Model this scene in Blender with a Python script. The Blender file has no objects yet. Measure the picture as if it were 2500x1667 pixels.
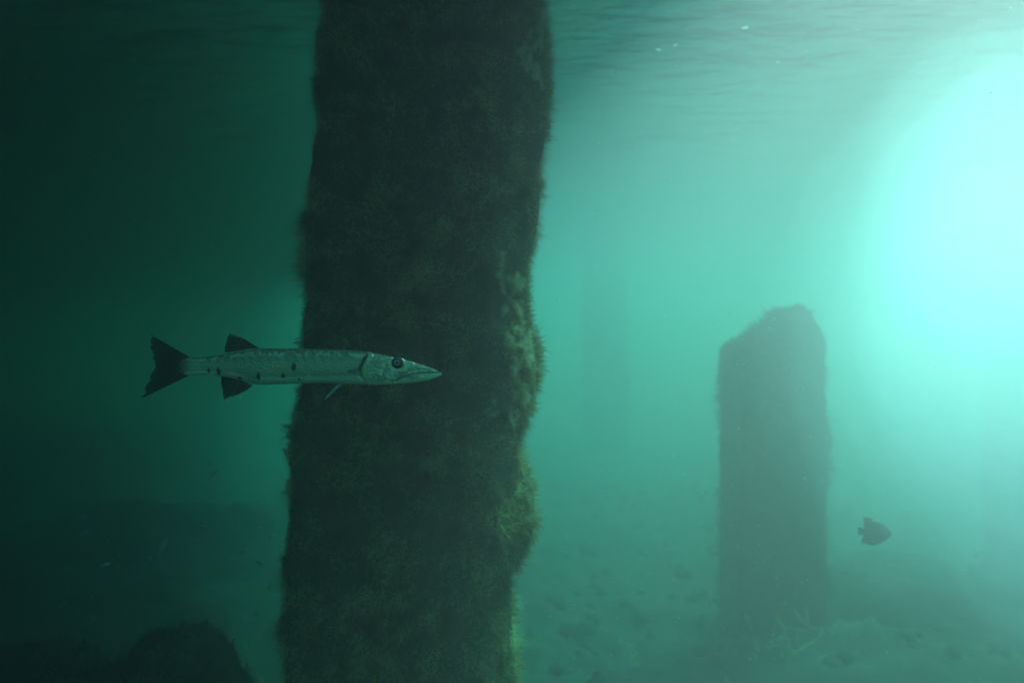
import bpy, math, random
import numpy as np
from mathutils import Vector

# ------------------------------------------------------------------ camera, light, exposure
S = bpy.context.scene
COL = S.collection
CAM_Z = 2.1
K = 2 * math.tan(math.radians(30)) / 2500.0        # metres per photo pixel at one metre
SUN_AZ, SUN_EL = math.radians(36), math.radians(60)

cam = bpy.data.cameras.new("camera")
cam_ob = bpy.data.objects.new("camera", cam)
COL.objects.link(cam_ob)
cam_ob.location = (0, 0, CAM_Z)
cam_ob.rotation_euler = (math.pi / 2, 0, 0)
cam.angle = math.radians(60)
cam.clip_end = 300
cam.dof.use_dof = True
cam.dof.focus_distance = 2.05
cam.dof.aperture_fstop = 2.2
S.camera = cam_ob

world = bpy.data.worlds.new("World")
S.world = world
world.use_nodes = True
wn = world.node_tree
sky = wn.nodes.new("ShaderNodeTexSky")
sky.sky_type = 'NISHITA'
sky.sun_disc = False
sky.sun_elevation = SUN_EL
sky.sun_rotation = SUN_AZ
sky.dust_density = 0.3
wn.links.new(sky.outputs[0], wn.nodes["Background"].inputs[0])
wn.nodes["Background"].inputs[1].default_value = 0.15

sun = bpy.data.lights.new("sun", 'SUN')
sun.energy = 5.0
sun.color = (1.0, 0.87, 0.80)
sun.angle = math.radians(22)                       # spread by the rippled surface
sun_ob = bpy.data.objects.new("sun", sun)
COL.objects.link(sun_ob)
sun_ob.location = (8, 12, 8)
sdir = Vector((math.sin(SUN_AZ) * math.cos(SUN_EL), math.cos(SUN_AZ) * math.cos(SUN_EL), math.sin(SUN_EL)))
sun_ob.rotation_euler = sdir.to_track_quat('Z', 'Y').to_euler()

S.view_settings.view_transform = 'Standard'
S.view_settings.look = 'None'
S.view_settings.gamma = 1
S.view_settings.exposure = 2.42
S.view_settings.use_curve_mapping = False
S.cycles.volume_bounces = 6
S.cycles.max_bounces = 10
S.cycles.transparent_max_bounces = 12
S.cycles.use_denoising = True
S.cycles.sample_clamp_indirect = 4

WATER = dict(D=0.52, C=(0.28, 0.167, 0.167), A=(0.0, 0.655, 0.565), G=0.78)
SURF_Z, DECK_Z, TOP_Z = 3.4, 3.7, 4.0
LIT = [(0.48, -0.3), (0.48, 0.8), (0.24, 2.6), (-0.10, 4.0), (-5.6, 19), (-12, 24), (-30, 29)]   # unseen pier deck's edge, shaped so daylight reaches the water to its right

rng = np.random.default_rng(7)
random.seed(7)

# ------------------------------------------------------------------ helpers
def px(x, y, Y):
    return Vector(((x - 1250) * K * Y, Y, CAM_Z + (833 - y) * K * Y))

def tag(o, label=None, cat=None, group=None, kind=None):
    if label: o["label"] = label
    if cat: o["category"] = cat
    if group: o["group"] = group
    if kind: o["kind"] = kind
    return o

def empty(name, loc=(0, 0, 0)):
    o = bpy.data.objects.new(name, None)
    COL.objects.link(o)
    o.location = loc
    o.empty_display_size = 0.1
    return o

def mesh_ob(name, verts, faces, mat, parent=None, smooth=True, attr=None):
    """verts (n,3); faces list of tuples or an (m,3|4) int array; vertices in world space, re-based on the parent's origin"""
    verts = np.asarray(verts, dtype=np.float32).reshape(-1, 3)
    if parent is not None:
        p, base = parent, Vector((0, 0, 0))
        while p is not None:
            base += p.location
            p = p.parent
        verts = verts - np.array(base, dtype=np.float32)
    me = bpy.data.meshes.new(name)
    if isinstance(faces, np.ndarray):
        n, k = faces.shape
        me.vertices.add(len(verts)); me.vertices.foreach_set("co", verts.ravel())
        me.loops.add(n * k); me.loops.foreach_set("vertex_index", faces.astype(np.int32).ravel())
        me.polygons.add(n)
        me.polygons.foreach_set("loop_start", np.arange(0, n * k, k, dtype=np.int32))
        me.polygons.foreach_set("loop_total", np.full(n, k, dtype=np.int32))
        me.update(calc_edges=True)
    else:
        me.from_pydata([tuple(map(float, v)) for v in verts], [], faces)
    if smooth:
        me.polygons.foreach_set("use_smooth", np.ones(len(me.polygons), dtype=bool))
    if attr is not None:
        a = me.color_attributes.new("pigment", 'FLOAT_COLOR', 'POINT')
        a.data.foreach_set("color", np.asarray(attr, dtype=np.float32).ravel())
    me.update()
    if mat: me.materials.append(mat)
    o = bpy.data.objects.new(name, me)
    COL.objects.link(o)
    if parent is not None: o.parent = parent
    return o

def grid_faces(nu, nv, wrap_v=False):
    """nu rows x nv columns"""
    i = np.arange(nu - 1)[:, None]
    jn = nv if wrap_v else nv - 1
    j = np.arange(jn)[None, :]
    j2 = (j + 1) % nv
    f = np.stack([i * nv + j, i * nv + j2, (i + 1) * nv + j2, (i + 1) * nv + j], -1)
    return f.reshape(-1, 4)

def vnoise(p, seed=0):
    """smooth value noise in [-1,1]"""
    p = np.asarray(p, dtype=np.float64)
    i = np.floor(p).astype(np.int64); f = p - i
    f = f * f * (3 - 2 * f)
    def h(x, y, z):
        n = (x * 374761393 + y * 668265263 + z * 2147483647 + seed * 1274126177) & 0xffffffff
        n = ((n ^ (n >> 13)) * 1274126177) & 0xffffffff
        n = n ^ (n >> 16)
        return (n & 0xffff) / 32767.5 - 1
    r = 0
    for dx in (0, 1):
        for dy in (0, 1):
            for dz in (0, 1):
                w = (f[..., 0] if dx else 1 - f[..., 0]) * (f[..., 1] if dy else 1 - f[..., 1]) * (f[..., 2] if dz else 1 - f[..., 2])
                r = r + w * h(i[..., 0] + dx, i[..., 1] + dy, i[..., 2] + dz)
    return r

def fbm(p, seed=0, octaves=4):
    p = np.asarray(p, dtype=np.float64)
    s, a = 0, 1.0
    for k in range(octaves):
        s = s + a * vnoise(p * 2 ** k, seed + k); a *= 0.5
    return s

# ------------------------------------------------------------------ materials
def new_mat(name):
    m = bpy.data.materials.new(name)
    m.use_nodes = True
    return m, m.node_tree, m.node_tree.nodes["Principled BSDF"]

def noise_colour(nt, scale, stops, detail=4, rough=0.6):
    geo = nt.nodes.new("ShaderNodeNewGeometry")
    nz = nt.nodes.new("ShaderNodeTexNoise")
    nz.inputs["Scale"].default_value = scale
    nz.inputs["Detail"].default_value = detail
    nz.inputs["Roughness"].default_value = rough
    nt.links.new(geo.outputs["Position"], nz.inputs["Vector"])
    cr = nt.nodes.new("ShaderNodeValToRGB")
    el = cr.color_ramp.elements
    while len(el) < len(stops): el.new(0.5)
    for e, (p, c) in zip(el, stops):
        e.position = p; e.color = (*c, 1)
    nt.links.new(nz.outputs["Fac"], cr.inputs[0])
    return nz, cr

def algae_material(name, stops, scale=9.0, translucent=0.3):
    m, nt, b = new_mat(name)
    nz, cr = noise_colour(nt, scale, stops, 5)
    b.inputs["Roughness"].default_value = 0.95
    b.inputs["Specular IOR Level"].default_value = 0.1
    nt.links.new(cr.outputs[0], b.inputs["Base Color"])
    if translucent:
        out = nt.nodes["Material Output"]
        tr = nt.nodes.new("ShaderNodeBsdfTranslucent")
        mx = nt.nodes.new("ShaderNodeMixShader")
        mx.inputs[0].default_value = translucent
        nt.links.new(cr.outputs[0], tr.inputs[0])
        nt.links.new(b.outputs[0], mx.inputs[1]); nt.links.new(tr.outputs[0], mx.inputs[2])
        nt.links.new(mx.outputs[0], out.inputs[0])
    return m

M_TURF = algae_material("algae turf", [(0.31, (0.016, 0.018, 0.008)), (0.38, (0.11, 0.10, 0.035)),
                                       (0.46, (0.36, 0.25, 0.10)), (0.57, (0.5, 0.47, 0.19))], 11, 0.4)
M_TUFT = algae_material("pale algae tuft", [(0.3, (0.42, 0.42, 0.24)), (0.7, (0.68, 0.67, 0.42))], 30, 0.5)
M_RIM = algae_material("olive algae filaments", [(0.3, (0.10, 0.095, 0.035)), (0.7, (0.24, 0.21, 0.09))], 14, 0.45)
M_CRUST = algae_material("overgrown concrete", [(0.3, (0.03, 0.034, 0.02)), (0.55, (0.07, 0.07, 0.04)), (0.75, (0.11, 0.095, 0.06))], 12, 0)
M_BED = algae_material("silt and rubble", [(0.3, (0.006, 0.008, 0.005)), (0.52, (0.014, 0.015, 0.010)), (0.72, (0.032, 0.031, 0.020))], 3.0, 0)
M_ROCK = algae_material("overgrown rock", [(0.3, (0.007, 0.008, 0.006)), (0.55, (0.016, 0.016, 0.010)), (0.75, (0.034, 0.029, 0.018))], 6.0, 0)

def deck_material():
    m, nt, b = new_mat("weathered deck timber")
    nz, cr = noise_colour(nt, 4, [(0.3, (0.14, 0.12, 0.10)), (0.7, (0.24, 0.21, 0.18))])
    nt.links.new(cr.outputs[0], b.inputs["Base Color"])
    b.inputs["Roughness"].default_value = 0.85
    return m
M_DECK = deck_material()

def surface_material():
    m = bpy.data.materials.new("rippled water surface")
    m.use_nodes = True
    nt = m.node_tree; nt.nodes.clear()
    out = nt.nodes.new("ShaderNodeOutputMaterial")
    mx = nt.nodes.new("ShaderNodeMixShader")
    tr = nt.nodes.new("ShaderNodeBsdfTransparent")
    gl = nt.nodes.new("ShaderNodeBsdfGlossy"); gl.inputs["Roughness"].default_value = 0.26
    lw = nt.nodes.new("ShaderNodeLayerWeight"); lw.inputs[0].default_value = 0.5
    mr = nt.nodes.new("ShaderNodeValToRGB")          # lets steep light through and reflects at grazing angles, as water does from below
    el = mr.color_ramp.elements
    while len(el) < 5: el.new(0.5)
    for e, (p, v) in zip(el, ((0.0, 0.04), (0.3, 0.08), (0.45, 0.35), (0.56, 0.985), (0.95, 0.995))):
        e.position = p; e.color = (v, v, v, 1)
    nt.links.new(lw.outputs["Facing"], mr.inputs[0])
    nt.links.new(mr.outputs[0], mx.inputs[0])
    nt.links.new(tr.outputs[0], mx.inputs[1]); nt.links.new(gl.outputs[0], mx.inputs[2])
    geo = nt.nodes.new("ShaderNodeNewGeometry")
    mp = nt.nodes.new("ShaderNodeMapping"); mp.inputs["Rotation"].default_value = (0, 0, 0.5); mp.inputs["Scale"].default_value = (1.0, 1.7, 1)
    nz = nt.nodes.new("ShaderNodeTexNoise"); nz.inputs["Scale"].default_value = 3.0; nz.inputs["Detail"].default_value = 5
    bp = nt.nodes.new("ShaderNodeBump"); bp.inputs["Distance"].default_value = 0.04; bp.inputs["Strength"].default_value = 1
    nt.links.new(geo.outputs["Position"], mp.inputs[0]); nt.links.new(mp.outputs[0], nz.inputs["Vector"])
    nt.links.new(nz.outputs["Fac"], bp.inputs["Height"]); nt.links.new(bp.outputs[0], gl.inputs["Normal"])
    nt.links.new(mx.outputs[0], out.inputs[0])
    return m

def water_material():
    m = bpy.data.materials.new("green sea water")
    m.use_nodes = True
    nt = m.node_tree; nt.nodes.clear()
    out = nt.nodes.new("ShaderNodeOutputMaterial")
    pv = nt.nodes.new("ShaderNodeVolumePrincipled")
    pv.inputs["Color"].default_value = (*WATER["C"], 1)
    pv.inputs["Absorption Color"].default_value = (*WATER["A"], 1)
    pv.inputs["Density"].default_value = WATER["D"]
    pv.inputs["Anisotropy"].default_value = WATER["G"]
    nt.links.new(pv.outputs[0], out.inputs["Volume"])
    return m

def pigment_material(name, rough=0.35, metal=0.0, spec=0.5, translucent=0.0, scales=False, see_through=0.0):
    m, nt, b = new_mat(name)
    at = nt.nodes.new("ShaderNodeVertexColor"); at.layer_name = "pigment"
    nt.links.new(at.outputs[0], b.inputs["Base Color"])
    b.inputs["Roughness"].default_value = rough
    b.inputs["Metallic"].default_value = metal
    b.inputs["Specular IOR Level"].default_value = spec
    if scales:
        tc = nt.nodes.new("ShaderNodeTexCoord")
        mp = nt.nodes.new("ShaderNodeMapping"); mp.inputs["Scale"].default_value = (165, 60, 240)
        mp.inputs["Rotation"].default_value = (0, 0.35, 0)
        vo = nt.nodes.new("ShaderNodeTexVoronoi"); vo.inputs["Scale"].default_value = 1.0
        bp = nt.nodes.new("ShaderNodeBump"); bp.inputs["Distance"].default_value = 0.0022; bp.inputs["Strength"].default_value = 0.9
        nt.links.new(tc.outputs["Object"], mp.inputs[0]); nt.links.new(mp.outputs[0], vo.inputs["Vector"])
        nt.links.new(vo.outputs["Distance"], bp.inputs["Height"]); nt.links.new(bp.outputs[0], b.inputs["Normal"])
    if translucent:
        out = nt.nodes["Material Output"]
        tr = nt.nodes.new("ShaderNodeBsdfTranslucent"); mx = nt.nodes.new("ShaderNodeMixShader")
        mx.inputs[0].default_value = translucent
        nt.links.new(at.outputs[0], tr.inputs[0])
        nt.links.new(b.outputs[0], mx.inputs[1]); nt.links.new(tr.outputs[0], mx.inputs[2])
        nt.links.new(mx.outputs[0], out.inputs[0])
        if see_through:                             # membranes thin out towards the free edge (stored in the pigment's alpha)
            tp = nt.nodes.new("ShaderNodeBsdfTransparent"); m2 = nt.nodes.new("ShaderNodeMixShader")
            nt.links.new(at.outputs["Alpha"], m2.inputs[0])
            nt.links.new(tp.outputs[0], m2.inputs[1]); nt.links.new(mx.outputs[0], m2.inputs[2])
            nt.links.new(m2.outputs[0], out.inputs[0])
    return m

def plain(name, c, rough=0.5, metal=0.0):
    m, nt, b = new_mat(name)
    b.inputs["Base Color"].default_value = (*c, 1)
    b.inputs["Roughness"].default_value = rough
    b.inputs["Metallic"].default_value = metal
    return m

M_SKIN = pigment_material("silver fish skin", 0.34, 0.45, 0.6, 0, True)
M_FIN = pigment_material("fish fin membrane", 0.5, 0, 0.4, 0.5, see_through=0.3)
M_IRIS = plain("fish iris", (0.62, 0.64, 0.48), 0.3, 0.3)
M_GLINT = plain("eye glint", (0.92, 0.94, 0.80), 0.22, 0.85)
M_TEETH = plain("fish teeth", (0.8, 0.8, 0.7), 0.4)
M_PUPIL = plain("fish pupil", (0.004, 0.004, 0.004), 0.08)
M_DARKFISH = plain("dark fish skin", (0.05, 0.05, 0.045), 0.5)
M_FRY = plain("pale small fish skin", (0.42, 0.42, 0.36), 0.4, 0.2)
M_FRY_TAN = plain("tan small fish skin", (0.42, 0.30, 0.16), 0.5)
def translucent_white(name, c):
    m = algae_material(name, [(0.3, c), (0.7, c)], 5, 0.5)
    return m
M_FLECK = translucent_white("white fleck", (0.85, 0.85, 0.8))
M_GILL = plain("gill slit", (0.008, 0.01, 0.01), 0.7)

# ------------------------------------------------------------------ setting: sea bed, water surface, unseen pier deck
def bed_height(x, y):
    p = np.stack([x, y, np.zeros_like(x)], -1)
    h = 0.10 * fbm(p * 0.35, 3, 3) + 0.13 * fbm(p * 1.1, 11, 4) + 0.05 * fbm(p * 4.5, 23, 3)
    # a long bank of rubble that rises to the left under the pier
    h = h + 0.62 * np.exp(-(((x + 3.2) / 1.9) ** 2 + ((y - 4.6) / 1.7) ** 2))
    h = h + 0.22 * np.exp(-(((x - 1.6) / 2.6) ** 2 + ((y - 5.4) / 0.7) ** 2))
    h = h + 0.55 * np.exp(-(((x + 3.0) / 2.4) ** 2 + ((y - 7.6) / 1.5) ** 2))  # far bank added to hide the bright water low on the left
    return h

def warp(n, lo, hi, c, power=2.2):
    t = np.linspace(-1, 1, n)
    s = np.sign(t) * np.abs(t) ** power
    return np.where(s < 0, c + s * (c - lo), c + s * (hi - c))

gx, gy = warp(300, -44, 44, 0.5), warp(300, -44, 60, 5.5)
X, Yg = np.meshgrid(gx, gy)
bed = mesh_ob("seabed", np.stack([X, Yg, bed_height(X, Yg)], -1), grid_faces(300, 300), M_BED)
tag(bed, "dark uneven seabed of silt and rubble", "seabed", kind="structure")

gx, gy = warp(240, -44, 44, 0.5, 2.0), warp(240, -44, 60, 4, 2.0)
X, Yg = np.meshgrid(gx, gy)
zz = np.zeros_like(X)
for a, wl, amp, ph in ((0.4, 1.9, 0.006, 0.3), (1.0, 1.25, 0.005, 1.9), (-0.35, 0.8, 0.003, 4.0), (1.9, 2.9, 0.006, 2.2)):
    zz += amp * np.sin((X * math.cos(a) + Yg * math.sin(a)) * 2 * math.pi / wl + ph + 1.4 * vnoise(np.stack([X, Yg, zz * 0], -1) * 0.5, 5))
surf = mesh_ob("water_surface", np.stack([X, Yg, SURF_Z + zz], -1), grid_faces(240, 240), surface_material())
tag(surf, "rippled underside of the water surface overhead", "water surface", kind="structure")

h = (DECK_Z - CAM_Z) / math.tan(SUN_EL)
sh = Vector((math.sin(SUN_AZ), math.cos(SUN_AZ))) * h
EDGE = [Vector(p) + sh for p in LIT]
outline = EDGE + [Vector((-43, EDGE[-1].y)), Vector((-43, EDGE[0].y - 0.01))]  # deck outline fitted to the wanted daylight; the deck stays out of view
deck = empty("unseen_pier_deck", (-6, 4, DECK_Z))
tag(deck, "unseen concrete deck of the pier overhead, its edge shaped to shade the water", "pier deck")
def prism(bl, z0, z1):
    n = len(bl)
    v = [(p.x, p.y, z) for z in (z0, z1) for p in bl]
    return v, [tuple(range(n - 1, -1, -1)), tuple(range(n, 2 * n))] + [(i, (i + 1) % n, (i + 1) % n + n, i + n) for i in range(n)]
v, f = prism(outline, DECK_Z + 0.1, DECK_Z + 0.22)
mesh_ob("slab", v, f, M_DECK, deck, smooth=False)
for i in range(len(EDGE) - 1):
    a, b = EDGE[i], EDGE[i + 1]
    u = (b - a).normalized(); nn = Vector((-u.y, u.x))
    v, f = prism([a + u * 0.02 + nn * 0.1, b - u * 0.02 + nn * 0.1, b - u * 0.02 + nn * 0.3, a + u * 0.02 + nn * 0.3], DECK_Z - 0.02, DECK_Z + 0.098)
    mesh_ob("edge_beam", v, f, M_DECK, deck, smooth=False)

# ------------------------------------------------------------------ overgrown pillars
def strands(pts, nrm, n_len, width, seed, droop=0.25, spread=0.75, seg=2):
    """tapered ribbons rooted at pts; returns verts, tri faces"""
    r = np.random.default_rng(seed)
    n = len(pts)
    d = nrm + r.normal(0, spread, (n, 3)); d /= np.linalg.norm(d, axis=1)[:, None]
    side = np.cross(d, r.normal(0, 1, (n, 3))); side /= np.linalg.norm(side, axis=1)[:, None]
    L = n_len[:, None]
    bend = r.normal(0, 0.3, (n, 3)); bend[:, 2] -= droop
    w = (width * r.uniform(0.6, 1.4, n))[:, None]
    mid = pts + d * L * 0.55 + bend * L * 0.12
    tip = pts + d * L + bend * L * 0.45
    V = np.stack([pts - side * w, pts + side * w, mid - side * w * 0.75, mid + side * w * 0.75, tip], 1).reshape(-1, 3)
    b = (np.arange(n) * 5)[:, None, None]
    F = (np.array([[0, 1, 3], [0, 3, 2], [2, 3, 4]])[None] + b).reshape(-1, 3)
    return V, F

def sample_surface(V, F4, n, seed, keep=None):
    r = np.random.default_rng(seed)
    a, b, c, d = (V[F4[:, k]] for k in range(4))
    nr = np.cross(c - a, d - b); ar = np.linalg.norm(nr, axis=1); nr = nr / np.maximum(ar, 1e-9)[:, None]
    cen = (a + b + c + d) / 4
    if keep is not None: ar = ar * keep(cen, nr)
    f = r.choice(len(F4), n, p=ar / ar.sum())
    u, v = r.random((n, 1)), r.random((n, 1))
    p = a[f] * (1 - u) * (1 - v) + b[f] * u * (1 - v) + c[f] * u * v + d[f] * (1 - u) * v
    return p, nr[f]

def pillar_surface(corners, zs, seed, rough=0.018, n_side=16, round_r=0.05, topfun=None):
    """corners(z) -> polygon of (x,y) listed counter-clockwise; returns verts, quads"""
    rows = []
    for z in zs:
        c = np.array(corners(z)); m = len(c)
        ring = []
        for k in range(m):
            p, q = c[k], c[(k + 1) % m]
            tt = np.linspace(0, 1, n_side, endpoint=False)[:, None]
            ring.append(p * (1 - tt) + q * tt)
        ring = np.concatenate(ring)
        for _ in range(2):
            ring = 0.25 * np.roll(ring, 1, 0) + 0.5 * ring + 0.25 * np.roll(ring, -1, 0)
        rows.append(np.concatenate([ring, np.full((len(ring), 1), z)], 1))
    V = np.array(rows); nz, nr = V.shape[:2]
    cen = V.mean(1, keepdims=True)
    if topfun is not None:
        ztop = zs[-1]
        tv = topfun(V[..., 0])
        V[..., 2] = np.where(V[..., 2] > zs[0], zs[0] + (V[..., 2] - zs[0]) * (tv - zs[0]) / (ztop - zs[0]), V[..., 2])
    d = V - cen; d[..., 2] = 0; d /= np.linalg.norm(d, axis=-1, keepdims=True) + 1e-9
    V = V + d * (rough * fbm(V * 9, seed, 4) + rough * 0.8 * fbm(V * 3, seed + 9, 2))[..., None]
    F = grid_faces(nz, nr, True)
    V = V.reshape(-1, 3)
    if topfun is not None:                          # close the broken top
        top = V[-nr:]
        layers = [top]
        c = top.mean(0)
        for s in (0.66, 0.33, 0.02):
            q = c + (top - c) * s
            q[:, 2] = topfun(q[:, 0]) + 0.004 + 0.008 * fbm(q * 8, seed + 3, 3)
            layers.append(q)
        base = len(V) - nr
        V = np.concatenate([V] + layers[1:])
        F = np.concatenate([F, grid_faces(4, nr, True) + base])
    return V, F

def profile(pts, Y, inset):
    ys = np.array([(p[1]) for p in pts], float); xs = np.array([p[0] for p in pts], float)
    zs = CAM_Z + (833 - ys) * K * Y; x = (xs - 1250) * K * Y + inset
    o = np.argsort(zs)
    return lambda z: float(np.interp(z, zs[o], x[o]))

# main pillar -------------------------------------------------------
YF = 2.75
R_PTS = [(1345, -60), (1345, 0), (1353, 130), (1350, 200), (1350, 300), (1341, 450), (1326, 570), (1303, 640), (1300, 700), (1306, 780), (1326, 830),
         (1336, 880), (1332, 925), (1312, 980), (1300, 1020), (1286, 1050), (1279, 1100), (1292, 1150), (1314, 1200), (1320, 1270), (1312, 1320),
         (1286, 1370), (1248, 1395), (1252, 1430), (1268, 1480), (1270, 1560), (1280, 1667), (1285, 1900)]
L_PTS = [(772, -60), (768, 0), (757, 100), (762, 150), (757, 230), (754, 300), (741, 420), (735, 600), (730, 750), (725, 900), (716, 1000),
         (702, 1075), (688, 1110), (692, 1180), (690, 1300), (680, 1400), (681, 1500), (683, 1667), (686, 1900)]
rf = profile(R_PTS, YF + 0.13, -0.020)
lf = profile(L_PTS, YF, 0.014)
def main_corners(z):
    L, R = lf(z), rf(z)
    return [(L, YF), (R - 0.12, YF - 0.005), (R, YF + 0.13), (R - 0.05, YF + 0.70), (L + 0.02, YF + 0.70)]
zs = np.concatenate([np.linspace(-0.15, 0.6, 12), np.linspace(0.62, 3.5, 190), np.linspace(3.55, DECK_Z - 0.1, 4)])
pillar = empty("pier_pillar", (-0.28, YF + 0.35, 0))
tag(pillar, "broad algae-covered pier pillar standing behind the barracuda", "pillar")
V, F = pillar_surface(main_corners, zs, 41, rough=0.010, n_side=30)
mesh_ob("concrete_core", V, F, M_CRUST, pillar)
vis = lambda c, n: ((n[:, 1] < 0.3) * 1.0 + 0.04) * np.where((n[:, 0] > 0.5) & (n[:, 1] > -0.6), 0.15, 1.0) * (c[:, 2] > 0.5) * (c[:, 2] < 3.4)
P, Nn = sample_surface(V, F, 120000, 5, vis)
clump = fbm(P * 11, 71, 3)
keep = clump > -0.75
P, Nn, clump = P[keep], Nn[keep], clump[keep]
ln = (0.010 + 0.030 * (clump + 0.5).clip(0) ** 1.3) * rng.uniform(0.6, 1.5, len(P))
SV, SF = strands(P, Nn, ln, 0.0011, 6, droop=0.2, spread=0.6)
tag(mesh_ob("algae_turf", SV, SF, M_TURF, pillar, smooth=False), kind="stuff")

P, Nn = sample_surface(V, F, 30000, 15, lambda c, n: (n[:, 0] > 0.25) * (c[:, 2] > 0.5) * (c[:, 2] < 3.4) * 1.0)
kp = fbm(P * 7, 33, 3) > -0.15
P, Nn = P[kp], Nn[kp]
SV, SF = strands(P, Nn, rng.uniform(0.018, 0.05, len(P)) * (0.7 + 0.6 * rng.random(len(P)) ** 3), 0.0012, 16, droop=0.1, spread=0.35)
tag(mesh_ob("algae_filaments", SV, SF, M_RIM, pillar, smooth=False), kind="stuff")

def tuft_mesh(root, nrm, length, seed, branches=5, w=0.0022, calm=False):
    """a branching spray of feathery fronds: curved stems, each carrying short side hairs"""
    r = np.random.default_rng(seed)
    Vs, Fs, off = [], [], 0
    for b in range(branches):
        d = np.array(nrm) * 0.5 + r.normal(0, 0.8, 3); d[0] = min(d[0], 0.25) if calm else d[0]; d /= np.linalg.norm(d)
        p = np.array(root, float) + r.normal(0, 0.006, 3)
        pts = [p.copy()]
        n = 11
        turn = r.normal(0, 0.22, 3)
        for k in range(n):
            d = d + turn * 0.5 + r.normal(0, 0.13, 3); d[0] = min(d[0], 0.25) if calm else d[0]; d /= np.linalg.norm(d)
            p = p + d * length * r.uniform(0.7, 1.1) / n
            pts.append(p.copy())
        pts = np.array(pts)
        tan = np.gradient(pts, axis=0); tan /= np.linalg.norm(tan, axis=1)[:, None]
        rad = w * np.linspace(1, 0.35, len(pts))
        a = np.cross(tan, [0.3, 0.2, 0.9]); a /= np.linalg.norm(a, axis=1)[:, None]; c = np.cross(tan, a)
        ring = np.stack([pts + (a * math.cos(t) + c * math.sin(t)) * rad[:, None] for t in np.linspace(0, 2 * math.pi, 5)[:-1]], 1)
        f = grid_faces(len(pts), 4, True)
        f3 = np.concatenate([f[:, [0, 1, 2]], f[:, [0, 2, 3]]])
        Vs.append(ring.reshape(-1, 3)); Fs.append(f3 + off); off += ring.size // 3
        m = 240
        k = r.integers(1, len(pts), m)
        rp = pts[k] + r.normal(0, 0.002, (m, 3))
        rn = r.normal(0, 1, (m, 3)) + tan[k] * 0.5; rn /= np.linalg.norm(rn, axis=1)[:, None]
        hv, hf = strands(rp, rn, r.uniform(0.006, 0.020, m), 0.0009, seed * 31 + b, droop=0.1, spread=0.2)
        Vs.append(hv); Fs.append(hf + off); off += len(hv)
    return np.concatenate(Vs), np.concatenate(Fs)

tuft_spots = [(1225, 665), (1250, 700), (1278, 735), (1235, 740), (1262, 770), (1290, 700), (1252, 815), (1270, 850), (1240, 850), (1285, 880), (1300, 850),
              (1255, 905), (1268, 935), (1248, 960), (1265, 985), (1282, 945), (1240, 1000), (1290, 830), (1312, 860), (1305, 900),
              (1275, 120), (1300, 145), (1325, 140), (1335, 165), (1312, 175), (1290, 100), (1320, 60), (1340, 110),
              (1245, 1235), (1262, 1270), (1290, 1215), (1300, 1255), (1250, 1295), (1275, 1180), (1285, 1300), (1235, 1330),
              (1225, 1620), (1255, 1600), (1240, 1560), (1235, 1480), (1260, 1640), (1215, 1440)]
for i, (x, y) in enumerate(tuft_spots):
    z = px(x, y, YF).z
    R = rf(z)
    X0 = (x - 1250) * K * (YF + 0.06)
    t = min(max((X0 - (R - 0.12)) / 0.12, -0.6), 0.7)
    root = (R - 0.12 + 0.12 * t, YF + 0.135 * max(t, 0) - 0.008, z)
    big = i < 28
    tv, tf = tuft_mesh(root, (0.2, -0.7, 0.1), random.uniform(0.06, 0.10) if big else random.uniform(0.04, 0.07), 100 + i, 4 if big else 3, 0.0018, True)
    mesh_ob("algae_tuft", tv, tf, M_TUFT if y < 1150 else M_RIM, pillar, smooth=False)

# broken far pillars ------------------------------------------------
def broken_pillar(x0, x1, ybase, Y, depth, top_px, label, seed, n_fuzz, group, taper=0.0):
    cx = ((x0 + x1) / 2 - 1250) * K * Y
    o = empty("broken_pillar", (cx, Y + depth / 2, 0))
    tag(o, label, "pillar", group)
    tx = np.array([(p[0] - 1250) * K * Y for p in top_px]); tz = np.array([CAM_Z + (833 - p[1]) * K * Y for p in top_px])
    topf = lambda x: np.interp(x, tx, tz)
    zt = tz.max()
    L, R = (x0 - 1250) * K * Y, (x1 - 1250) * K * Y
    cor = lambda z: [(L - 0.01 * math.sin(z * 3), Y), (R + 0.012 * math.sin(z * 5 + 1), Y), (R - 0.03, Y + depth), (L + 0.0, Y + depth)]
    V, F = pillar_surface(cor, np.linspace(-0.3, zt, 90), seed, rough=0.012, n_side=22, topfun=topf)
    mesh_ob("concrete_core", V, F, M_ROCK, o)
    P, Nn = sample_surface(V, F, n_fuzz, seed, lambda c, n: (n[:, 1] < 0.4) + 0.05)
    cl = fbm(P * 7, seed + 5, 3)
    SV, SF = strands(P, Nn, (0.024 + 0.045 * (cl + 0.3).clip(0)) * rng.uniform(0.6, 1.5, len(P)), 0.003, seed + 2)
    tag(mesh_ob("algae_turf", SV, SF, M_ROCK, o, smooth=False), kind="stuff")
    return o
broken_pillar(1808, 2022, 1590, 6.0, 0.62,
              [(1740, 900), (1765, 880), (1785, 862), (1850, 834), (1900, 808), (1930, 778), (1952, 745), (1972, 756), (2002, 800), (2022, 850), (2060, 860)],
              "broken-off pillar with a slanted peaked top, standing free beyond the barracuda", 61, 26000, "broken pier pillars")
broken_pillar(2484, 2640, 1500, 6.5, 0.5,
              [(2400, 905), (2480, 895), (2495, 880), (2520, 868), (2700, 860)],
              "pale hazy pillar cut off by the edge of the bright open water", 67, 8000, "broken pier pillars")

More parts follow.
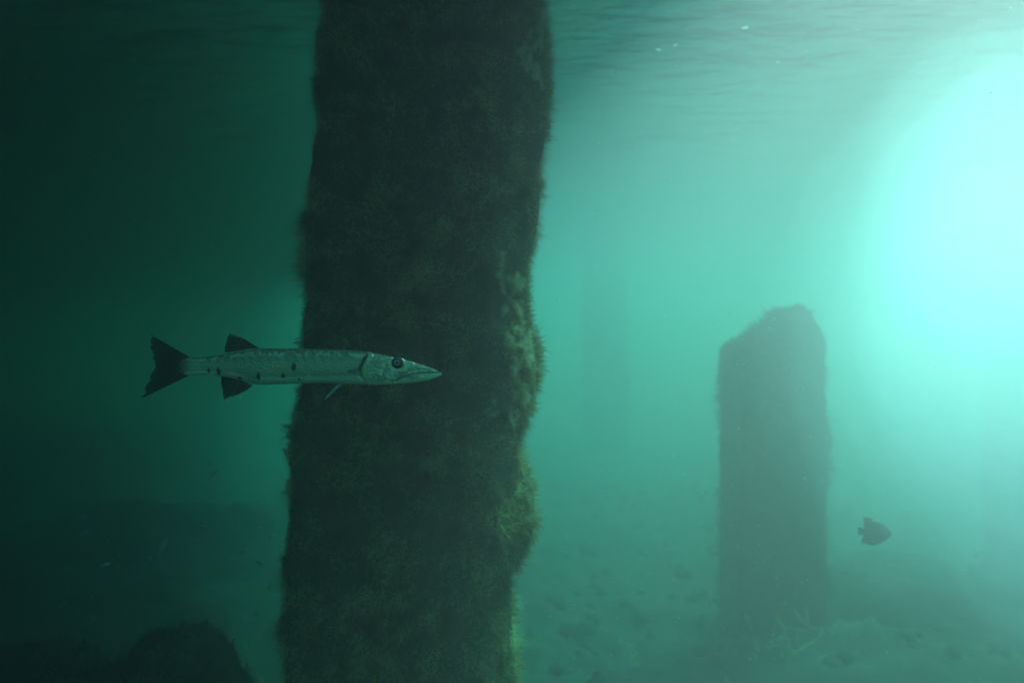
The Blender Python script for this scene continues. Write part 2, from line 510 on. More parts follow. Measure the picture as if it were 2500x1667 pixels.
def far_pier_pillar(x0, x1, Y, label, seed):
    L, R = (x0 - 1250) * K * Y, (x1 - 1250) * K * Y
    o = empty("pier_pillar", ((L + R) / 2, Y + 0.35, 0))
    tag(o, label, "pillar")
    V, F = pillar_surface(lambda z: [(L, Y), (R, Y), (R, Y + 0.7), (L, Y + 0.7)], np.linspace(-0.3, DECK_Z - 0.1, 70), seed, rough=0.03, n_side=14)
    mesh_ob("concrete_core", V, F, M_CRUST, o)
    P, Nn = sample_surface(V, F, 6000, seed)
    SV, SF = strands(P, Nn, rng.uniform(0.02, 0.07, len(P)), 0.004, seed + 2)
    tag(mesh_ob("algae_turf", SV, SF, M_TURF, o, smooth=False), kind="stuff")
far_pier_pillar(1430, 1535, 16.0, "faint distant pillar, barely showing through the green haze between the two nearer pillars", 81)

# ------------------------------------------------------------------ rubble and boulders
def boulder(name, loc, size, seed, label, cat, group=None, fuzz=2500, mat=None, amp=0.35):
    o = empty(name, (loc[0], loc[1], 0))
    tag(o, label, cat, group)
    nu, nv = 40, 64
    th = np.linspace(0.02, math.pi - 0.02, nu)[:, None]; ph = np.linspace(0, 2 * math.pi, nv, endpoint=False)[None]
    D = np.stack([np.sin(th) * np.cos(ph), np.sin(th) * np.sin(ph), np.cos(th) + 0 * ph], -1)
    rr = 1 + amp * fbm(D * 1.6 + seed, seed, 5)
    sgn = np.sign(D) * np.abs(D) ** 0.75            # blocky
    V = (sgn * rr[..., None] * np.array(size) / 1.0).reshape(-1, 3) + np.array(loc)
    F = grid_faces(nu, nv, True)[:, ::-1].copy()
    mesh_ob("rock", V, F, mat or M_ROCK, o)
    P, Nn = sample_surface(V, F[:, ::-1], fuzz, seed, lambda c, n: (c[:, 2] > 0) + 0.0)
    out = P - np.array(loc); out /= np.linalg.norm(out, axis=1)[:, None]
    SV, SF = strands(P, out, rng.uniform(0.015, 0.05, len(P)), 0.0025, seed + 1)
    tag(mesh_ob("algae_turf", SV, SF, M_ROCK, o, smooth=False), kind="stuff")
    return o
boulder("boulder", (-1.36, 3.6, 0.36), (0.30, 0.24, 0.50), 3, "dark upright hump of rubble beside the algae-covered pillar", "boulder", "rubble on the seabed", 6000, amp=0.22)
boulder("boulder", (-1.8, 3.1, 0.38), (0.7, 0.45, 0.60), 8, "wide dark rubble heap in the deep shade of the lower corner", "boulder", "rubble on the seabed", 9000, amp=0.22)
b = px(2190, 1420, 7.0)
boulder("boulder", (b.x, b.y, 0.12), (0.62, 0.45, 0.24), 14, "long pale hazy boulder under the dark disc-shaped fish", "boulder", "rubble on the seabed", 5000, amp=0.22)
b = px(2405, 1420, 7.0)
boulder("boulder", (b.x, b.y - 0.1, 0.12), (0.17, 0.2, 0.22), 19, "round knob of rock at the end of the long hazy boulder", "boulder", "rubble on the seabed", 2500, amp=0.2)
# small loose rocks, uncountable rubble
vs, fs, off = [], [], 0
r = np.random.default_rng(99)
for i in range(700):
    y = r.uniform(3.6, 12); x = r.uniform(-0.75, 0.75) * y
    if x < 0.1: continue
    s = r.uniform(0.02, 0.075) * (0.6 + y / 12)
    th = np.linspace(0.05, math.pi - 0.05, 6)[:, None]; ph = np.linspace(0, 2 * math.pi, 8, endpoint=False)[None]
    D = np.stack([np.sin(th) * np.cos(ph), np.sin(th) * np.sin(ph), np.cos(th) + 0 * ph], -1).reshape(-1, 3)
    V = D * (1 + 0.45 * vnoise(D * 1.7 + i, i))[:, None] * s * r.uniform(0.6, 1.3, 3)
    z = float(bed_height(np.array([x]), np.array([y]))[0])
    vs.append(V + [x, y, z - s * 0.2]); fs.append(grid_faces(6, 8, True)[:, ::-1] + off); off += len(V)
tag(mesh_ob("rubble", np.concatenate(vs), np.concatenate(fs), M_ROCK), "loose rubble scattered over the seabed", "rubble", kind="stuff")
# low weed on the seabed
n = 26000
y = r.uniform(3.5, 13, n); x = r.uniform(-0.75, 0.75, n) * y
P = np.stack([x, y, bed_height(x, y)], 1)
k = fbm(P * 1.6, 55, 3) > 0.0
P = P[k]
SV, SF = strands(P, np.tile([0, 0, 1.0], (len(P), 1)), r.uniform(0.015, 0.05, len(P)), 0.0022, 77, spread=0.5)
tag(mesh_ob("seaweed", SV, SF, M_TURF, None, smooth=False), "short dark weed growing over the seabed", "seaweed", kind="stuff")
# branching sea fans / weeds at the foot of the broken pillar
def weed(loc, length, seed, label):
    tv, tf = tuft_mesh(loc, (0.0, -0.2, 1.3), length, seed, 7, 0.009)
    o = mesh_ob("seaweed_plant", tv - np.array(loc), tf, M_TURF, None, smooth=False)
    o.location = loc
    tag(o, label, "seaweed", "tall weeds on the seabed")
for (x, yy, Yd, L, lab) in ((1862, 1600, 5.6, 0.34, "pale tall weed in front of the broken pillar's foot, its tip leaning left"),
                            (1918, 1625, 5.5, 0.36, "pale weed standing at the right corner of the broken pillar's foot"),
                            (1560, 1620, 5.7, 0.26, "low branching weed on the open bed between the two big pillars"),
                            (1990, 1640, 5.9, 0.26, "small weed on the bed just outside the broken pillar")):
    p = px(x, yy, Yd)
    z = float(bed_height(np.array([p.x]), np.array([Yd]))[0])
    weed((p.x, Yd, z - 0.02), L, int(x), lab)

# ------------------------------------------------------------------ barracuda
FY = 2.05
def zc(x, y): return px(300 + x * 0.34864, 750 + y * 0.34864, FY)         # from the enlarged view of the fish
def bend(x): return 0.007 * max(0.0, (1000 - x) / 620.0) ** 2          # the tail sweeps away a little
barracuda = empty("barracuda", tuple(zc(1200, 415)))
tag(barracuda, "silver barracuda with dark blotches swimming past the broad pillar", "fish")
prof = np.array([  # x, top, bottom
    (372, 392, 442), (392, 368, 462), (410, 356, 474), (470, 352, 476), (560, 348, 470), (650, 336, 476), (750, 319, 490), (850, 301, 516), (930, 288, 538), (1000, 286, 542),
    (1100, 286, 538), (1250, 288, 531), (1400, 291, 529), (1550, 296, 534), (1700, 307, 540), (1800, 326, 541), (1880, 345, 539),
    (1950, 358, 534), (2000, 372, 530), (2060, 391, 524), (2120, 411, 514), (2170, 428, 501), (2205, 442, 487), (2222, 452, 476), (2230, 460, 468)], float)
NX, NR = 420, 72
xs = np.linspace(372, 2230, NX)
tops = np.interp(xs, prof[:, 0], prof[:, 1]); bots = np.interp(xs, prof[:, 0], prof[:, 2])
ker = np.ones(13) / 13
pad = lambda a: np.convolve(np.pad(a, 6, mode='edge'), ker, 'valid')
tops, bots = pad(tops), pad(bots)
ang = np.linspace(0, 2 * math.pi, NR, endpoint=False)
V = np.zeros((NX, NR, 3)); PIG = np.ones((NX, NR, 4))
U_ = 0.34864 * K * FY
gxx = np.zeros((NX, NR)); gyy = np.zeros((NX, NR)); near = np.zeros((NX, NR), bool)
for i in range(NX):
    c = zc(xs[i], 0.5 * (tops[i] + bots[i]))
    hh = 0.5 * (bots[i] - tops[i]) * U_
    wfac = np.interp(xs[i], [372, 460, 700, 1000, 1500, 1800, 1950, 2100, 2230], [0.18, 0.42, 0.55, 0.62, 0.66, 0.68, 0.62, 0.55, 0.6])
    ca, sa = np.cos(ang), np.sin(ang)
    ez = np.sign(sa) * np.abs(sa) ** 0.85; ey = np.sign(ca) * np.abs(ca) ** 0.8
    V[i, :, 0] = c.x; V[i, :, 1] = FY + bend(xs[i]) - ey * hh * wfac; V[i, :, 2] = c.z + ez * hh
    gxx[i] = xs[i]; gyy[i] = 0.5 * (tops[i] + bots[i]) - ez * 0.5 * (bots[i] - tops[i]); near[i] = ca > -0.2
out_n = np.stack([np.zeros((NX, NR)), -np.tile(np.cos(ang), (NX, 1)), np.tile(np.sin(ang), (NX, 1))], -1)
def seg_d(x, y, a, b):
    a, b = np.array(a, float), np.array(b, float); d = b - a
    t = (((x - a[0]) * d[0] + (y - a[1]) * d[1]) / (d @ d)).clip(0, 1)
    return np.hypot(x - a[0] - t * d[0], y - a[1] - t * d[1])
def poly_d(x, y, pts): return np.min([seg_d(x, y, pts[k], pts[k + 1]) for k in range(len(pts) - 1)], 0)
disp = np.zeros((NX, NR))
side = ((np.abs(np.tile(np.cos(ang), (NX, 1))) - 0.12) / 0.45).clip(0, 1)
gape = [(2226, 450), (2180, 452), (2100, 458), (2020, 470), (1960, 492), (1915, 515)]
jawline = [(1915, 515), (1890, 530)]
opercle = [(1708, 336), (1690, 378), (1668, 430), (1672, 478), (1700, 520)]
preop = [(1850, 400), (1822, 450), (1838, 500), (1890, 522)]
maxil = [(2190, 430), (2090, 428), (2010, 442), (1955, 470), (1925, 500)]
dg, do, dp_, dm = (poly_d(gxx, gyy, q) for q in (gape, opercle, preop, maxil))
disp -= 0.0042 * np.exp(-(dg / 8) ** 2) * side
disp -= 0.0022 * np.exp(-(dm / 8) ** 2) * side
disp -= 0.0045 * np.exp(-(do / 9) ** 2) * side
disp += 0.0030 * np.exp(-((do - 26) / 20) ** 2) * (gxx > np.interp(gyy, [330, 430, 520], [1712, 1668, 1700])) * side
disp -= 0.0018 * np.exp(-(dp_ / 10) ** 2) * side
disp -= 0.0025 * np.exp(-(np.hypot(gxx - 1928, gyy - 388) / 42) ** 4) * side
disp += 0.0012 * np.exp(-((np.hypot(gxx - 1928, gyy - 388) - 56) / 14) ** 2) * side
V = V + out_n * disp[..., None]
# pigment: grey-green back, silver flank, white belly and jaw, dark bars and blotches
rel = (gyy - tops[:, None]) / np.maximum(bots - tops, 1)[:, None]
P3 = np.stack([gxx / 60, gyy / 35, np.zeros_like(gxx)], -1)
nz1 = fbm(P3, 5, 4); nz2 = fbm(P3 * np.array([3.5, 2.5, 1]), 9, 3)
back, flank, belly = np.array([0.17, 0.19, 0.12]), np.array([0.36, 0.40, 0.28]), np.array([0.86, 0.87, 0.74])
def mixc(a, b, t): return a * (1 - t[..., None]) + b * t[..., None]
sm = lambda e0, e1, v: (lambda t: t * t * (3 - 2 * t))(((v - e0) / (e1 - e0)).clip(0, 1))
col = mixc(np.broadcast_to(back, gxx.shape + (3,)), flank, sm(0.10, 0.40, rel + 0.04 * nz1))
col = mixc(col, belly, sm(0.72, 0.86, rel + 0.05 * nz1 + 0.02 * nz2))
# pale scale edge along the back
col = mixc(col, np.array([0.62, 0.68, 0.54]), 0.9 * (sm(-0.5, 0.5, nz2) * np.exp(-((rel - 0.13) / 0.09) ** 2) * (gxx < 1880)))
# oblique bars on the upper flank
bar = np.maximum(0, np.sin((gxx - (gyy - 300) * 0.55) / 62 * 2 * math.pi)) ** 2
col = mixc(col, back * 0.55, 0.6 * bar * np.exp(-((rel - 0.27) / 0.13) ** 2) * sm(480, 700, gxx) * (1 - sm(1350, 1650, gxx)))
for (x, y, rx, ry) in ((610, 440, 11, 20), (680, 447, 14, 30), (832, 492, 16, 10), (968, 480, 14, 28), (1140, 476, 14, 20), (1215, 416, 17, 27), (1250, 500, 7, 8),
                       (420, 455, 12, 9), (380, 432, 16, 18)):
    q = np.abs(gxx - x) / rx + np.abs(gyy - y) / ry
    q2 = np.hypot((gxx - x) / rx, (gyy - y) / ry)
    col = mixc(col, np.array([0.012, 0.016, 0.014]), 1 - sm(0.75, 1.25, 0.5 * (q * 0.85 + q2) + 0.12 * nz2))
# head
head = sm(1690, 1740, gxx)
col = mixc(col, mixc(np.broadcast_to(np.array([0.26, 0.30, 0.21]), col.shape), np.array([0.52, 0.58, 0.42]), sm(-0.6, 0.6, nz2 + 0.5 * nz1)), 0.75 * head * (1 - sm(0.85, 0.95, rel)))
col = mixc(col, np.array([0.62, 0.86, 0.86]), 0.85 * head * np.exp(-(np.hypot((gxx - 1870) / 55, (gyy - 478) / 26)) ** 2) * sm(-0.3, 0.5, nz2))  # cheek highlights painted into the skin colour, here and on the next line
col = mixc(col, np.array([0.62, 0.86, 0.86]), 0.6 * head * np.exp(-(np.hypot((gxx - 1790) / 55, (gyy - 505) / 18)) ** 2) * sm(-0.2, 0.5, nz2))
snout = sm(1965, 2040, gxx)
col = mixc(col, np.array([0.60, 0.66, 0.50]), 0.7 * snout * sm(-0.5, 0.5, nz2 + 0.2))
# lower jaw pale, throat of the gape dark
gy_line = np.interp(gxx, [1915, 1960, 2020, 2100, 2180, 2226], [515, 492, 470, 458, 452, 450])
jaw = sm(4, 12, gyy - gy_line) * sm(1890, 1930, gxx)
col = mixc(col, np.array([0.80, 0.84, 0.64]), 0.85 * jaw * (0.75 + 0.25 * sm(0.62, 0.85, rel)))
col = mixc(col, np.array([0.16, 0.19, 0.15]), 0.8 * np.exp(-(np.hypot((gxx - 2020) / 62, (gyy - 484) / 17)) ** 4) * sm(0, 8, gyy - gy_line))
col = mixc(col, np.array([0.02, 0.03, 0.025]), 0.9 * np.exp(-(dg / 7) ** 2) * side)
col = mixc(col, np.array([0.05, 0.06, 0.05]), 0.6 * np.exp(-(dm / 6) ** 2) * side)
col = mixc(col, np.array([0.01, 0.014, 0.012]), np.where(gyy < 440, 0.97, 0.35) * np.exp(-(do / np.where(gyy < 440, 12, 5)) ** 2) * side * (gyy > 330))
col = mixc(col, np.array([0.04, 0.05, 0.045]), 0.6 * np.exp(-(np.hypot((gxx - 1640) / 36, (gyy - 436) / 16)) ** 2) * side)
col = mixc(col, np.array([0.075, 0.08, 0.045]), (1 - sm(385, 500, gxx)) * 0.9)
PIG[..., :3] = (col * 1.22 * np.array([1.0, 1.0, 0.76])).clip(0.004, 0.9)
F = grid_faces(NX, NR, True)
Vf = V.reshape(-1, 3)
capA = [tuple(range(NR))]; 
faces = [tuple(q) for q in F.tolist()] + [tuple(range(NR - 1, -1, -1)), tuple(range((NX - 1) * NR, NX * NR))]
mesh_ob("body", Vf, faces, M_SKIN, barracuda, attr=PIG.reshape(-1, 4))

def fin(name, parent, outline, origin, rays, thick, colour_fn, lean=(0, 0, 0), n_u=22, n_v=14):
    """outline: base edge and tip edge as two polylines (in enlarged-view pixels); a thin tapered sheet with raised rays"""
    base, tip = np.array(outline[0], float), np.array(outline[1], float)
    def along(poly, u):
        s = np.concatenate([[0], np.cumsum(np.hypot(*np.diff(poly, axis=0).T))]); s /= s[-1]
        return np.stack([np.interp(u, s, poly[:, 0]), np.interp(u, s, poly[:, 1])], -1)
    u = np.linspace(0, 1, n_u * 3); v = np.linspace(0, 1, n_v)
    bp, tp = along(base, u), along(tip, u)
    pts = bp[None] * (1 - v[:, None, None]) + tp[None] * v[:, None, None]
    ridge = 0.5 + 0.5 * np.cos(u * rays * 2 * math.pi)
    rag = 0.95 - 0.04 * (1 - ridge) - 0.11 * (0.5 + 0.5 * vnoise(np.stack([u * rays * 0.9, u * 0 + rays, u * 0], -1), 3))
    pts = bp[None] + (pts - bp[None]) * (1 + (rag[None, :, None] - 1) * v[:, None, None] ** 2)
    th = thick * (1 - 0.75 * v[:, None]) * (0.55 + 0.45 * ridge[None])
    wob = 0.004 * np.sin(u * 5 + 1)[None] * v[:, None]
    Vv, Pp = [], []
    for s in (-1, 1):
        W = np.zeros(pts.shape[:2] + (3,))
        for a in range(pts.shape[0]):
            for b_ in range(pts.shape[1]):
                q = zc(*pts[a, b_])
                W[a, b_] = (q.x, FY + bend(pts[a, b_, 0]) + origin + s * th[a, b_] + wob[a, b_] + lean[1] * v[a], q.z)
        Vv.append(W.reshape(-1, 3)); Pp.append(colour_fn(np.broadcast_to(u[None], pts.shape[:2]), np.broadcast_to(v[:, None], pts.shape[:2]), ridge).reshape(-1, 4))
    nv, nu = pts.shape[:2]
    f = grid_faces(nv, nu); m = nv * nu
    edge = [k for k in range(nu)] + [nu * (a + 1) - 1 for a in range(1, nv)] + [m - 1 - k for k in range(1, nu)] + [nu * a for a in range(nv - 2, 0, -1)]
    ef = np.array([(edge[k], edge[(k + 1) % len(edge)], edge[(k + 1) % len(edge)] + m, edge[k] + m) for k in range(len(edge))])
    return mesh_ob(name, np.concatenate(Vv), np.concatenate([f, f[:, ::-1] + m, ef]), M_FIN, parent, attr=np.concatenate(Pp))

def fin_colour(dark, tipc=None, tip_from=0.86, tip_u=None, root=None):
    def fn(u, v, ridge):
        c = np.ones(u.shape + (4,))
        d = np.array(dark)
        c[..., :3] = d * (0.75 + 0.5 * ridge[None, :, None])
        c[..., 3] = (1.0 - (0.1 + 0.3 * (1 - ridge[None])) * v ** 2) * (1 - 0.4 * v ** 8)
        if root is not None:
            t = (1 - v / 0.4).clip(0, 1)[..., None] * 0.7
            c[..., :3] = c[..., :3] * (1 - t) + np.array(root) * t
        if tipc is not None:
            t = ((v - tip_from) / (1 - tip_from)).clip(0, 1)
            if tip_u is not None: t = t * np.exp(-((u - tip_u[0]) / tip_u[1]) ** 2)
            c[..., :3] = c[..., :3] * (1 - t[..., None]) + np.array(tipc) * t[..., None]
        return c
    return fn
def z3(pts): return [((x * 0.17857) / 0.34864, (y * 0.17857 + 30) / 0.34864) for x, y in pts]   # from the closer view of the tail
DARKF, PALE, OLIVE = (0.030, 0.036, 0.026), (0.5, 0.54, 0.46), (0.10, 0.10, 0.055)
tail = fin("tail_fin", barracuda, (z3([(890, 505), (840, 545), (800, 600), (785, 660), (795, 720), (840, 762), (890, 760)]),
                                   z3([(250, 155), (275, 260), (300, 420), (335, 540), (375, 625), (330, 690), (290, 790), (235, 930), (150, 1120)])), 0, 22, 0.0035,
           fin_colour(DARKF, PALE, 0.90, (0.99, 0.06), OLIVE), n_u=30, n_v=18)
fin("dorsal_fin", barracuda, (z3([(1395, 450), (1520, 430), (1700, 400), (1860, 388)]), z3([(1385, 370), (1400, 250), (1440, 165), (1530, 175), (1640, 215), (1740, 290), (1862, 384)])), 0, 9, 0.0022,
    fin_colour((0.05, 0.055, 0.035), PALE, 0.80, (0.48, 0.14), (0.07, 0.07, 0.045)))
fin("anal_fin", barracuda, (z3([(1345, 775), (1480, 790), (1620, 830), (1770, 895)]), z3([(1335, 900), (1345, 1020), (1360, 1140), (1440, 1105), (1560, 1070), (1680, 985), (1775, 905)])), 0, 9, 0.0022,
    fin_colour((0.040, 0.045, 0.032), PALE, 0.85, (0.42, 0.10), (0.08, 0.09, 0.06)))
for oy in (-0.020, 0.014):
    sft = 0 if oy < 0 else -14
    fin("pelvic_fin", barracuda, ([(1518 + sft, 530), (1545 + sft, 534)], [(1418 + sft, 640), (1432 + sft, 650)]), oy, 3, 0.0011, fin_colour((0.50, 0.55, 0.48)), lean=(0, -0.012, 0), n_u=6, n_v=10)
fin("pectoral_fin", barracuda, ([(1668, 425), (1664, 448)], [(1590, 432), (1582, 456)]), -0.0272, 4, 0.001, fin_colour((0.26, 0.29, 0.23)), lean=(0, -0.003, 0), n_u=6, n_v=10)

def disc(name, parent, c, r, depth, mat, ry=None, inner=0.0):
    """a domed disc (or ring when inner > 0) facing -Y"""
    ry = ry or r
    nr, na = 10, 40
    V = []
    for k in range(nr):
        t = inner + (1 - inner) * k / (nr - 1)
        for a in np.linspace(0, 2 * math.pi, na, endpoint=False):
            V.append((c[0] + r * t * math.cos(a), c[1] - depth * math.sqrt(max(0, 1 - t * t)), c[2] + ry * t * math.sin(a)))
    F = [tuple(q) for q in grid_faces(nr, na, True).tolist()]
    if inner == 0: F.append(tuple(range(na)))
    return mesh_ob(name, V, F, mat, parent)
hw = 0.5 * (530 - 352) * U_ * 0.60
ec = zc(1928, 387)
eye = disc("eye", barracuda, (ec.x, FY - hw * 0.90, ec.z), 43 * U_, 0.0075, plain("dark eyeball", (0.035, 0.045, 0.035), 0.15))
disc("iris", eye, (ec.x, FY - hw * 0.90 - 0.0012, ec.z), 27 * U_, 0.0075, M_IRIS)
disc("pupil", eye, (ec.x + 0.0005, FY - hw * 0.90 - 0.0026, ec.z), 18 * U_, 0.0075, M_PUPIL)
# added bright crescent that imitates the water's glint on the eye
ar = np.linspace(-0.75, 0.95, 24); V = []
for a in ar:
    wdt = 11 * U_ * math.cos((a - 0.1) * 1.7) if abs((a - 0.1) * 1.7) < 1.5 else 0.0005
    for k in (0, 1, 2):
        rr_ = 43 * U_ + wdt * k / 2
        V.append((ec.x + rr_ * math.cos(a), FY - hw * 0.90 - (0.0050, 0.0075, 0.0040)[k] , ec.z + rr_ * math.sin(a)))
mesh_ob("eye_glint", V, [tuple(q) for q in grid_faces(24, 3).tolist()], M_GLINT, eye)
# teeth along the gape
tv, tf = [], []
for k in range(13):
    x = 2190 - k * 15
    y = float(np.interp(x, [2020, 2100, 2180, 2226], [470, 458, 452, 450]))
    p = zc(x, y); hwid = 0.5 * np.interp(x, xs, bots - tops) * U_ * 0.56
    s, hgt = 0.0009, 0.0028 * random.uniform(0.7, 1.2)
    b0 = len(tv); yy = FY - hwid - 0.0002
    tv += [(p.x - s, yy, p.z + 0.001), (p.x + s, yy, p.z + 0.001), (p.x, yy + 0.0012, p.z + 0.001), (p.x, yy + 0.0003, p.z - hgt)]
    tf += [(b0, b0 + 1, b0 + 3), (b0 + 1, b0 + 2, b0 + 3), (b0 + 2, b0, b0 + 3)]
tag(mesh_ob("teeth", tv, tf, M_TEETH, barracuda, smooth=False), kind="stuff")

# ------------------------------------------------------------------ the dark disc-shaped fish
def side_fish(name, loc, L, H, label, cat, mat, face=1, pitch=0.0, tall=False, yaw=0.0, group=None):
    """a small deep-bodied or slender fish: lofted body, tail, dorsal, anal and pectoral fins, eyes"""
    o = empty(name, loc); tag(o, label, cat, group)
    n, m = 26, 20
    xs_ = np.linspace(-0.42, 0.5, n)
    u = (xs_ + 0.42) / 0.92
    hgt = (np.sin(np.clip(u, 0, 1) ** (0.62 if tall else 0.8) * math.pi) ** 0.75) * 0.5 * H * (0.92) + 0.09 * H * (1 - u) + 0.004 * H
    wid = np.sin(u ** 0.8 * math.pi) ** 0.8 * 0.5 * H * (0.28 if tall else 0.6) + 0.015 * H
    a = np.linspace(0, 2 * math.pi, m, endpoint=False)
    V = np.stack([np.repeat(xs_[:, None] * L, m, 1) * face, np.cos(a)[None] * wid[:, None], np.sin(a)[None] * hgt[:, None]], -1).reshape(-1, 3)
    F = [tuple(q) for q in grid_faces(n, m, True).tolist()] + [tuple(range(m)), tuple(range((n - 1) * m, n * m))]
    parts = [("body", V, F, mat)]
    def sheet(nm, poly, t):
        p = np.array(poly) * [L * face, H]
        k = len(p)
        V = np.concatenate([np.stack([p[:, 0], np.full(k, s * t), p[:, 1]], 1) for s in (-1, 1)])
        F = [tuple(range(k)), tuple(range(2 * k - 1, k - 1, -1))] + [(i, (i + 1) % k, (i + 1) % k + k, i + k) for i in range(k)]
        parts.append((nm, V, F, mat))
    if tall:
        sheet("tail_fin", [(-0.38, 0.09), (-0.46, 0.13), (-0.60, 0.17), (-0.645, 0.11), (-0.635, -0.02), (-0.64, -0.12), (-0.58, -0.16), (-0.46, -0.12), (-0.38, -0.07)], 0.010 * H)
        sheet("dorsal_fin", [(0.12, 0.40), (-0.05, 0.50), (-0.25, 0.57), (-0.42, 0.60), (-0.50, 0.56), (-0.47, 0.40), (-0.46, 0.22), (-0.38, 0.10), (0.0, 0.30)], 0.010 * H)
        sheet("anal_fin", [(0.10, -0.42), (-0.08, -0.50), (-0.30, -0.50), (-0.48, -0.47), (-0.50, -0.40), (-0.46, -0.30), (-0.46, -0.18), (-0.38, -0.08), (0.0, -0.30)], 0.010 * H)
    else:
        sheet("tail_fin", [(-0.36, 0.08), (-0.50, 0.26), (-0.66, 0.42), (-0.58, 0.05), (-0.66, -0.36), (-0.50, -0.22), (-0.36, -0.08)], 0.02 * H)
        sheet("dorsal_fin", [(0.15, 0.40), (0.0, 0.68), (-0.22, 0.52), (-0.25, 0.28)], 0.02 * H)
    sheet("pectoral_fin", [(0.14, -0.02), (0.02, 0.06), (-0.05, -0.08), (0.02, -0.14)], wid.max() * 1.02)
    for nm, V, F, mt in parts:
        c, s = math.cos(pitch), math.sin(pitch)
        V = np.array(V); V = np.stack([V[:, 0] * c - V[:, 2] * s, V[:, 1], V[:, 0] * s + V[:, 2] * c], 1)
        c, s = math.cos(yaw), math.sin(yaw)
        V = np.stack([V[:, 0] * c - V[:, 1] * s, V[:, 0] * s + V[:, 1] * c, V[:, 2]], 1) + np.array(loc)
        mesh_ob(nm, V, F, mt, o)
    for s_ in (-1, 1):
        ex = np.array([0.36 * L * face, s_ * 0.5 * H * (0.28 if tall else 0.6) * 0.5, 0.06 * H])
        c, s = math.cos(pitch), math.sin(pitch); ex = np.array([ex[0] * c - ex[2] * s, ex[1], ex[0] * s + ex[2] * c])
        c, s = math.cos(yaw), math.sin(yaw); ex = np.array([ex[0] * c - ex[1] * s, ex[0] * s + ex[1] * c, ex[2]]) + np.array(loc)
        th = np.linspace(0.1, math.pi - 0.1, 6)[:, None]; ph = np.linspace(0, 2 * math.pi, 8, endpoint=False)[None]
        D = np.stack([np.sin(th) * np.cos(ph), np.sin(th) * np.sin(ph), np.cos(th) + 0 * ph], -1).reshape(-1, 3) * 0.05 * H + ex
        mesh_ob("eye", D, [tuple(q) for q in grid_faces(6, 8, True).tolist()], M_PUPIL, o)
    return o
p = px(2141, 1300, 3.3)
side_fish("angelfish", tuple(p), 74 * K * 3.3, 60 * K * 3.3, "dark disc-shaped angelfish hovering over the hazy boulder", "fish", M_DARKFISH, 1, -0.10, True)
p = px(2384, 1352, 4.6)
side_fish("reef_fish", tuple(p), 26 * K * 4.6, 15 * K * 4.6, "tiny faint fish above the gap beside the round knob of rock", "fish", M_DARKFISH, -1, 0.15)

# small fish under the pier
fry = [(400, 1330, 3.0, 42, 1.15, "pale little fish pointing steeply upward, biggest of the shoal", M_FRY),
       (200, 1262, 3.4, 20, 0.1, "pale speck of a fish, upper one of the close pair at the far dark side", M_FRY),
       (208, 1298, 3.4, 22, 0.15, "pale speck of a fish, lower one of the close pair at the far dark side", M_FRY),
       (260, 1376, 2.5, 22, 0.3, "dim little fish above the wide dark rubble heap", M_FRY),
       (480, 1318, 3.3, 24, 0.2, "dim little fish just beyond the steeply pointing one", M_FRY),
       (495, 1284, 3.5, 18, 0.3, "tiny thin fish higher than its neighbours over the dark hump", M_FRY),
       (590, 1347, 3.0, 20, 0.35, "little slanting fish above the dark hump of rubble", M_FRY),
       (633, 1372, 2.9, 18, -0.5, "tiny fish tipping nose down near the pillar's shaded edge", M_FRY),
       (666, 1309, 2.5, 26, 0.45, "thin pale fish right against the pillar's shaded edge", M_FRY),
       (661, 1428, 2.5, 26, 1.1, "yellowish fish head-up beside the lower shaded edge of the pillar", M_FRY_TAN),
       (522, 1156, 2.8, 26, 0.7, "tan fish alone in midwater below the barracuda's tail", M_FRY_TAN),
       (514, 1131, 2.8, 14, 0.9, "tiny tan fish just over the other tan one below the barracuda", M_FRY_TAN),
       (628, 1497, 2.8, 22, 0.9, "dim fish low over the bed, close to the pillar's foot", M_FRY),
       (547, 564, 2.6, 14, 0.9, "lone pale speck of a fish in midwater above the barracuda's tail", M_FRY)]
for (x, y, Y, ln_, pit, lab, mt) in fry:
    L = ln_ * K * Y
    side_fish("small_fish", tuple(px(x, y, Y)), L, L * 0.36, lab, "fish", mt, 1, pit, False, 0.3, "small fish under the pier")

# drifting flecks
def fleck(x, y, Y, s, ang_, label):
    c = px(x, y, Y)
    th = np.linspace(0.1, math.pi - 0.1, 7)[:, None]; ph = np.linspace(0, 2 * math.pi, 10, endpoint=False)[None]
    D = np.stack([np.sin(th) * np.cos(ph), np.sin(th) * np.sin(ph), np.cos(th) + 0 * ph], -1).reshape(-1, 3)
    D = D * (1 + 0.35 * vnoise(D * 1.5 + x, 3))[:, None] * np.array([s, s * 0.25, s * 0.32]) * K * Y
    ca, sa = math.cos(ang_), math.sin(ang_)
    D = np.stack([D[:, 0] * ca - D[:, 2] * sa, D[:, 1], D[:, 0] * sa + D[:, 2] * ca], 1)
    o = mesh_ob("drifting_fleck", D, [tuple(q) for q in grid_faces(7, 10, True).tolist()], M_FLECK)
    o.location = c
    tag(o, label, "fleck", "white flecks drifting in the water")
fleck(1818, 68, 3.2, 10, 0.1, "brightest white fleck, floating just under the rippled surface")
fleck(1607, 121, 3.6, 7, -0.15, "small white fleck, nearer the broad pillar of a close pair under the surface")
fleck(1650, 110, 3.6, 6, 0.5, "small white fleck, farther from the broad pillar of a close pair under the surface")
fleck(2415, 227, 1.7, 7, 0.4, "white fleck against the lilac upper part of the bright water")
fleck(2464, 22, 1.8, 7, 0.5, "white fleck in the pale corner under the water surface")
fleck(1900, 152, 3.3, 5, 0.0, "tiny pale fleck below the brightest one, under the ripples")
r = np.random.default_rng(321)
n = 1800
y = r.uniform(0.8, 4.5, n); x = r.uniform(-0.55, 0.55, n) * y; z = CAM_Z + r.uniform(-0.36, 0.36, n) * y
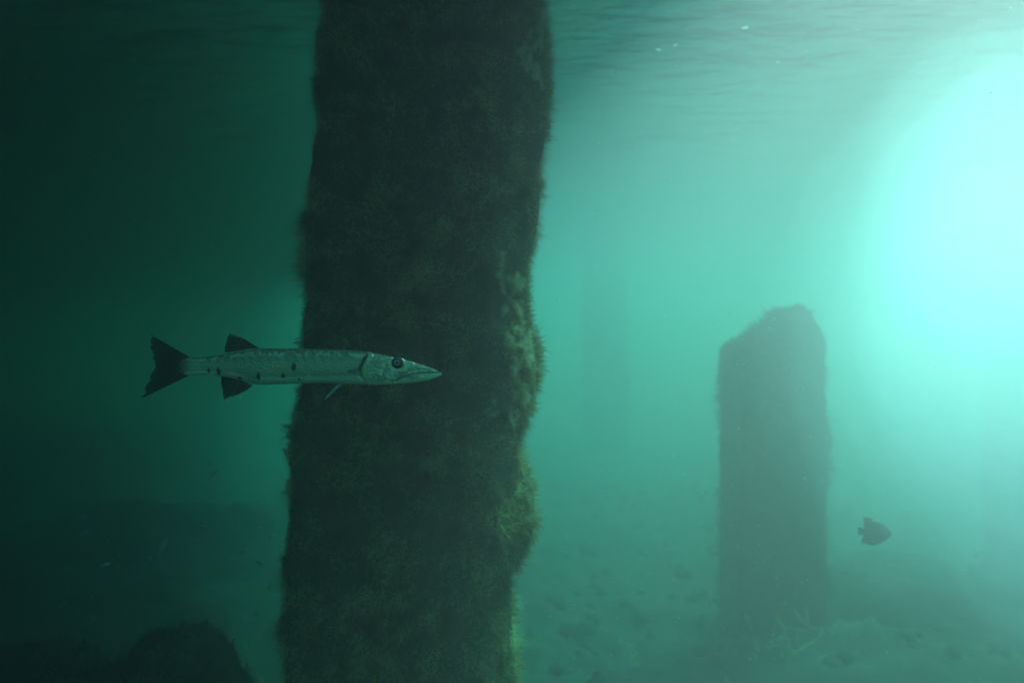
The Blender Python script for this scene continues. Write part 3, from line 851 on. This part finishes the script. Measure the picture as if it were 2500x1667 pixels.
sz = r.uniform(0.0006, 0.0022, n) * (0.5 + y * 0.35)
octa = np.array([(1, 0, 0), (-1, 0, 0), (0, 1, 0), (0, -1, 0), (0, 0, 0.6), (0, 0, -0.6)], float)
of = np.array([(0, 2, 4), (2, 1, 4), (1, 3, 4), (3, 0, 4), (2, 0, 5), (1, 2, 5), (3, 1, 5), (0, 3, 5)])
Vp = (np.stack([x, y, z], 1)[:, None] + octa[None] * sz[:, None, None]).reshape(-1, 3)
Fp = (of[None] + (np.arange(n) * 6)[:, None, None]).reshape(-1, 3)
tag(mesh_ob("suspended_particles", Vp, Fp, translucent_white("suspended silt", (0.6, 0.6, 0.52)), None, smooth=False), "fine silt specks hanging in the water", "silt", kind="stuff")

# ------------------------------------------------------------------ the body of water
v = [(x, y, z) for x in (-46, 46) for y in (-46, 62) for z in (-1.4, TOP_Z)]
haze = mesh_ob("haze", v, [(0, 1, 3, 2), (4, 6, 7, 5), (0, 4, 5, 1), (2, 3, 7, 6), (0, 2, 6, 4), (1, 5, 7, 3)], water_material(), smooth=False)
tag(haze, "green sea water filling the whole scene", "water", kind="stuff")

# added milky volume, stands in for the open water's glow, thicker towards its middle
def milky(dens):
    m = bpy.data.materials.new("milky glow")
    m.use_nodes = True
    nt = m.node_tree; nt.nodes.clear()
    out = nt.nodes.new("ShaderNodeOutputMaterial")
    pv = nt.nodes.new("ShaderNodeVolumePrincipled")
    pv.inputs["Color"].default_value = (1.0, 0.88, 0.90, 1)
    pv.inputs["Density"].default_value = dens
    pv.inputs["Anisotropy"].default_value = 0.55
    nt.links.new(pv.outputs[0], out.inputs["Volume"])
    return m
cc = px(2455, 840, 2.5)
glow_parent = empty("glow_volume", tuple(cc))
tag(glow_parent, "added milky white oval volume standing in for the glow of the open water", "glow volume", kind="stuff")
for k, s_ in enumerate((1.55, 1.38, 1.20, 1.02, 0.84, 0.65, 0.46)):  # nested shells of the added glow volume
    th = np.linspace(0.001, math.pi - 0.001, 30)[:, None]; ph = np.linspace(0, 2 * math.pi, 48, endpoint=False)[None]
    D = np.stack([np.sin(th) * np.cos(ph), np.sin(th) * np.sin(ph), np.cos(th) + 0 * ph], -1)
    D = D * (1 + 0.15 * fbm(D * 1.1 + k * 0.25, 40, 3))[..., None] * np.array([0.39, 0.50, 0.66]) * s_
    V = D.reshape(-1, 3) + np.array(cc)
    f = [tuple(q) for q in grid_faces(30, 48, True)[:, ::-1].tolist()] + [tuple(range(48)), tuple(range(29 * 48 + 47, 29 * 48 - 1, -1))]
    tag(mesh_ob("silt", V, f, milky((0.08, 0.14, 0.22, 0.32, 0.42, 0.5, 0.5)[k]), glow_parent), kind="stuff")  # a shell of the added glow volume, not real silt
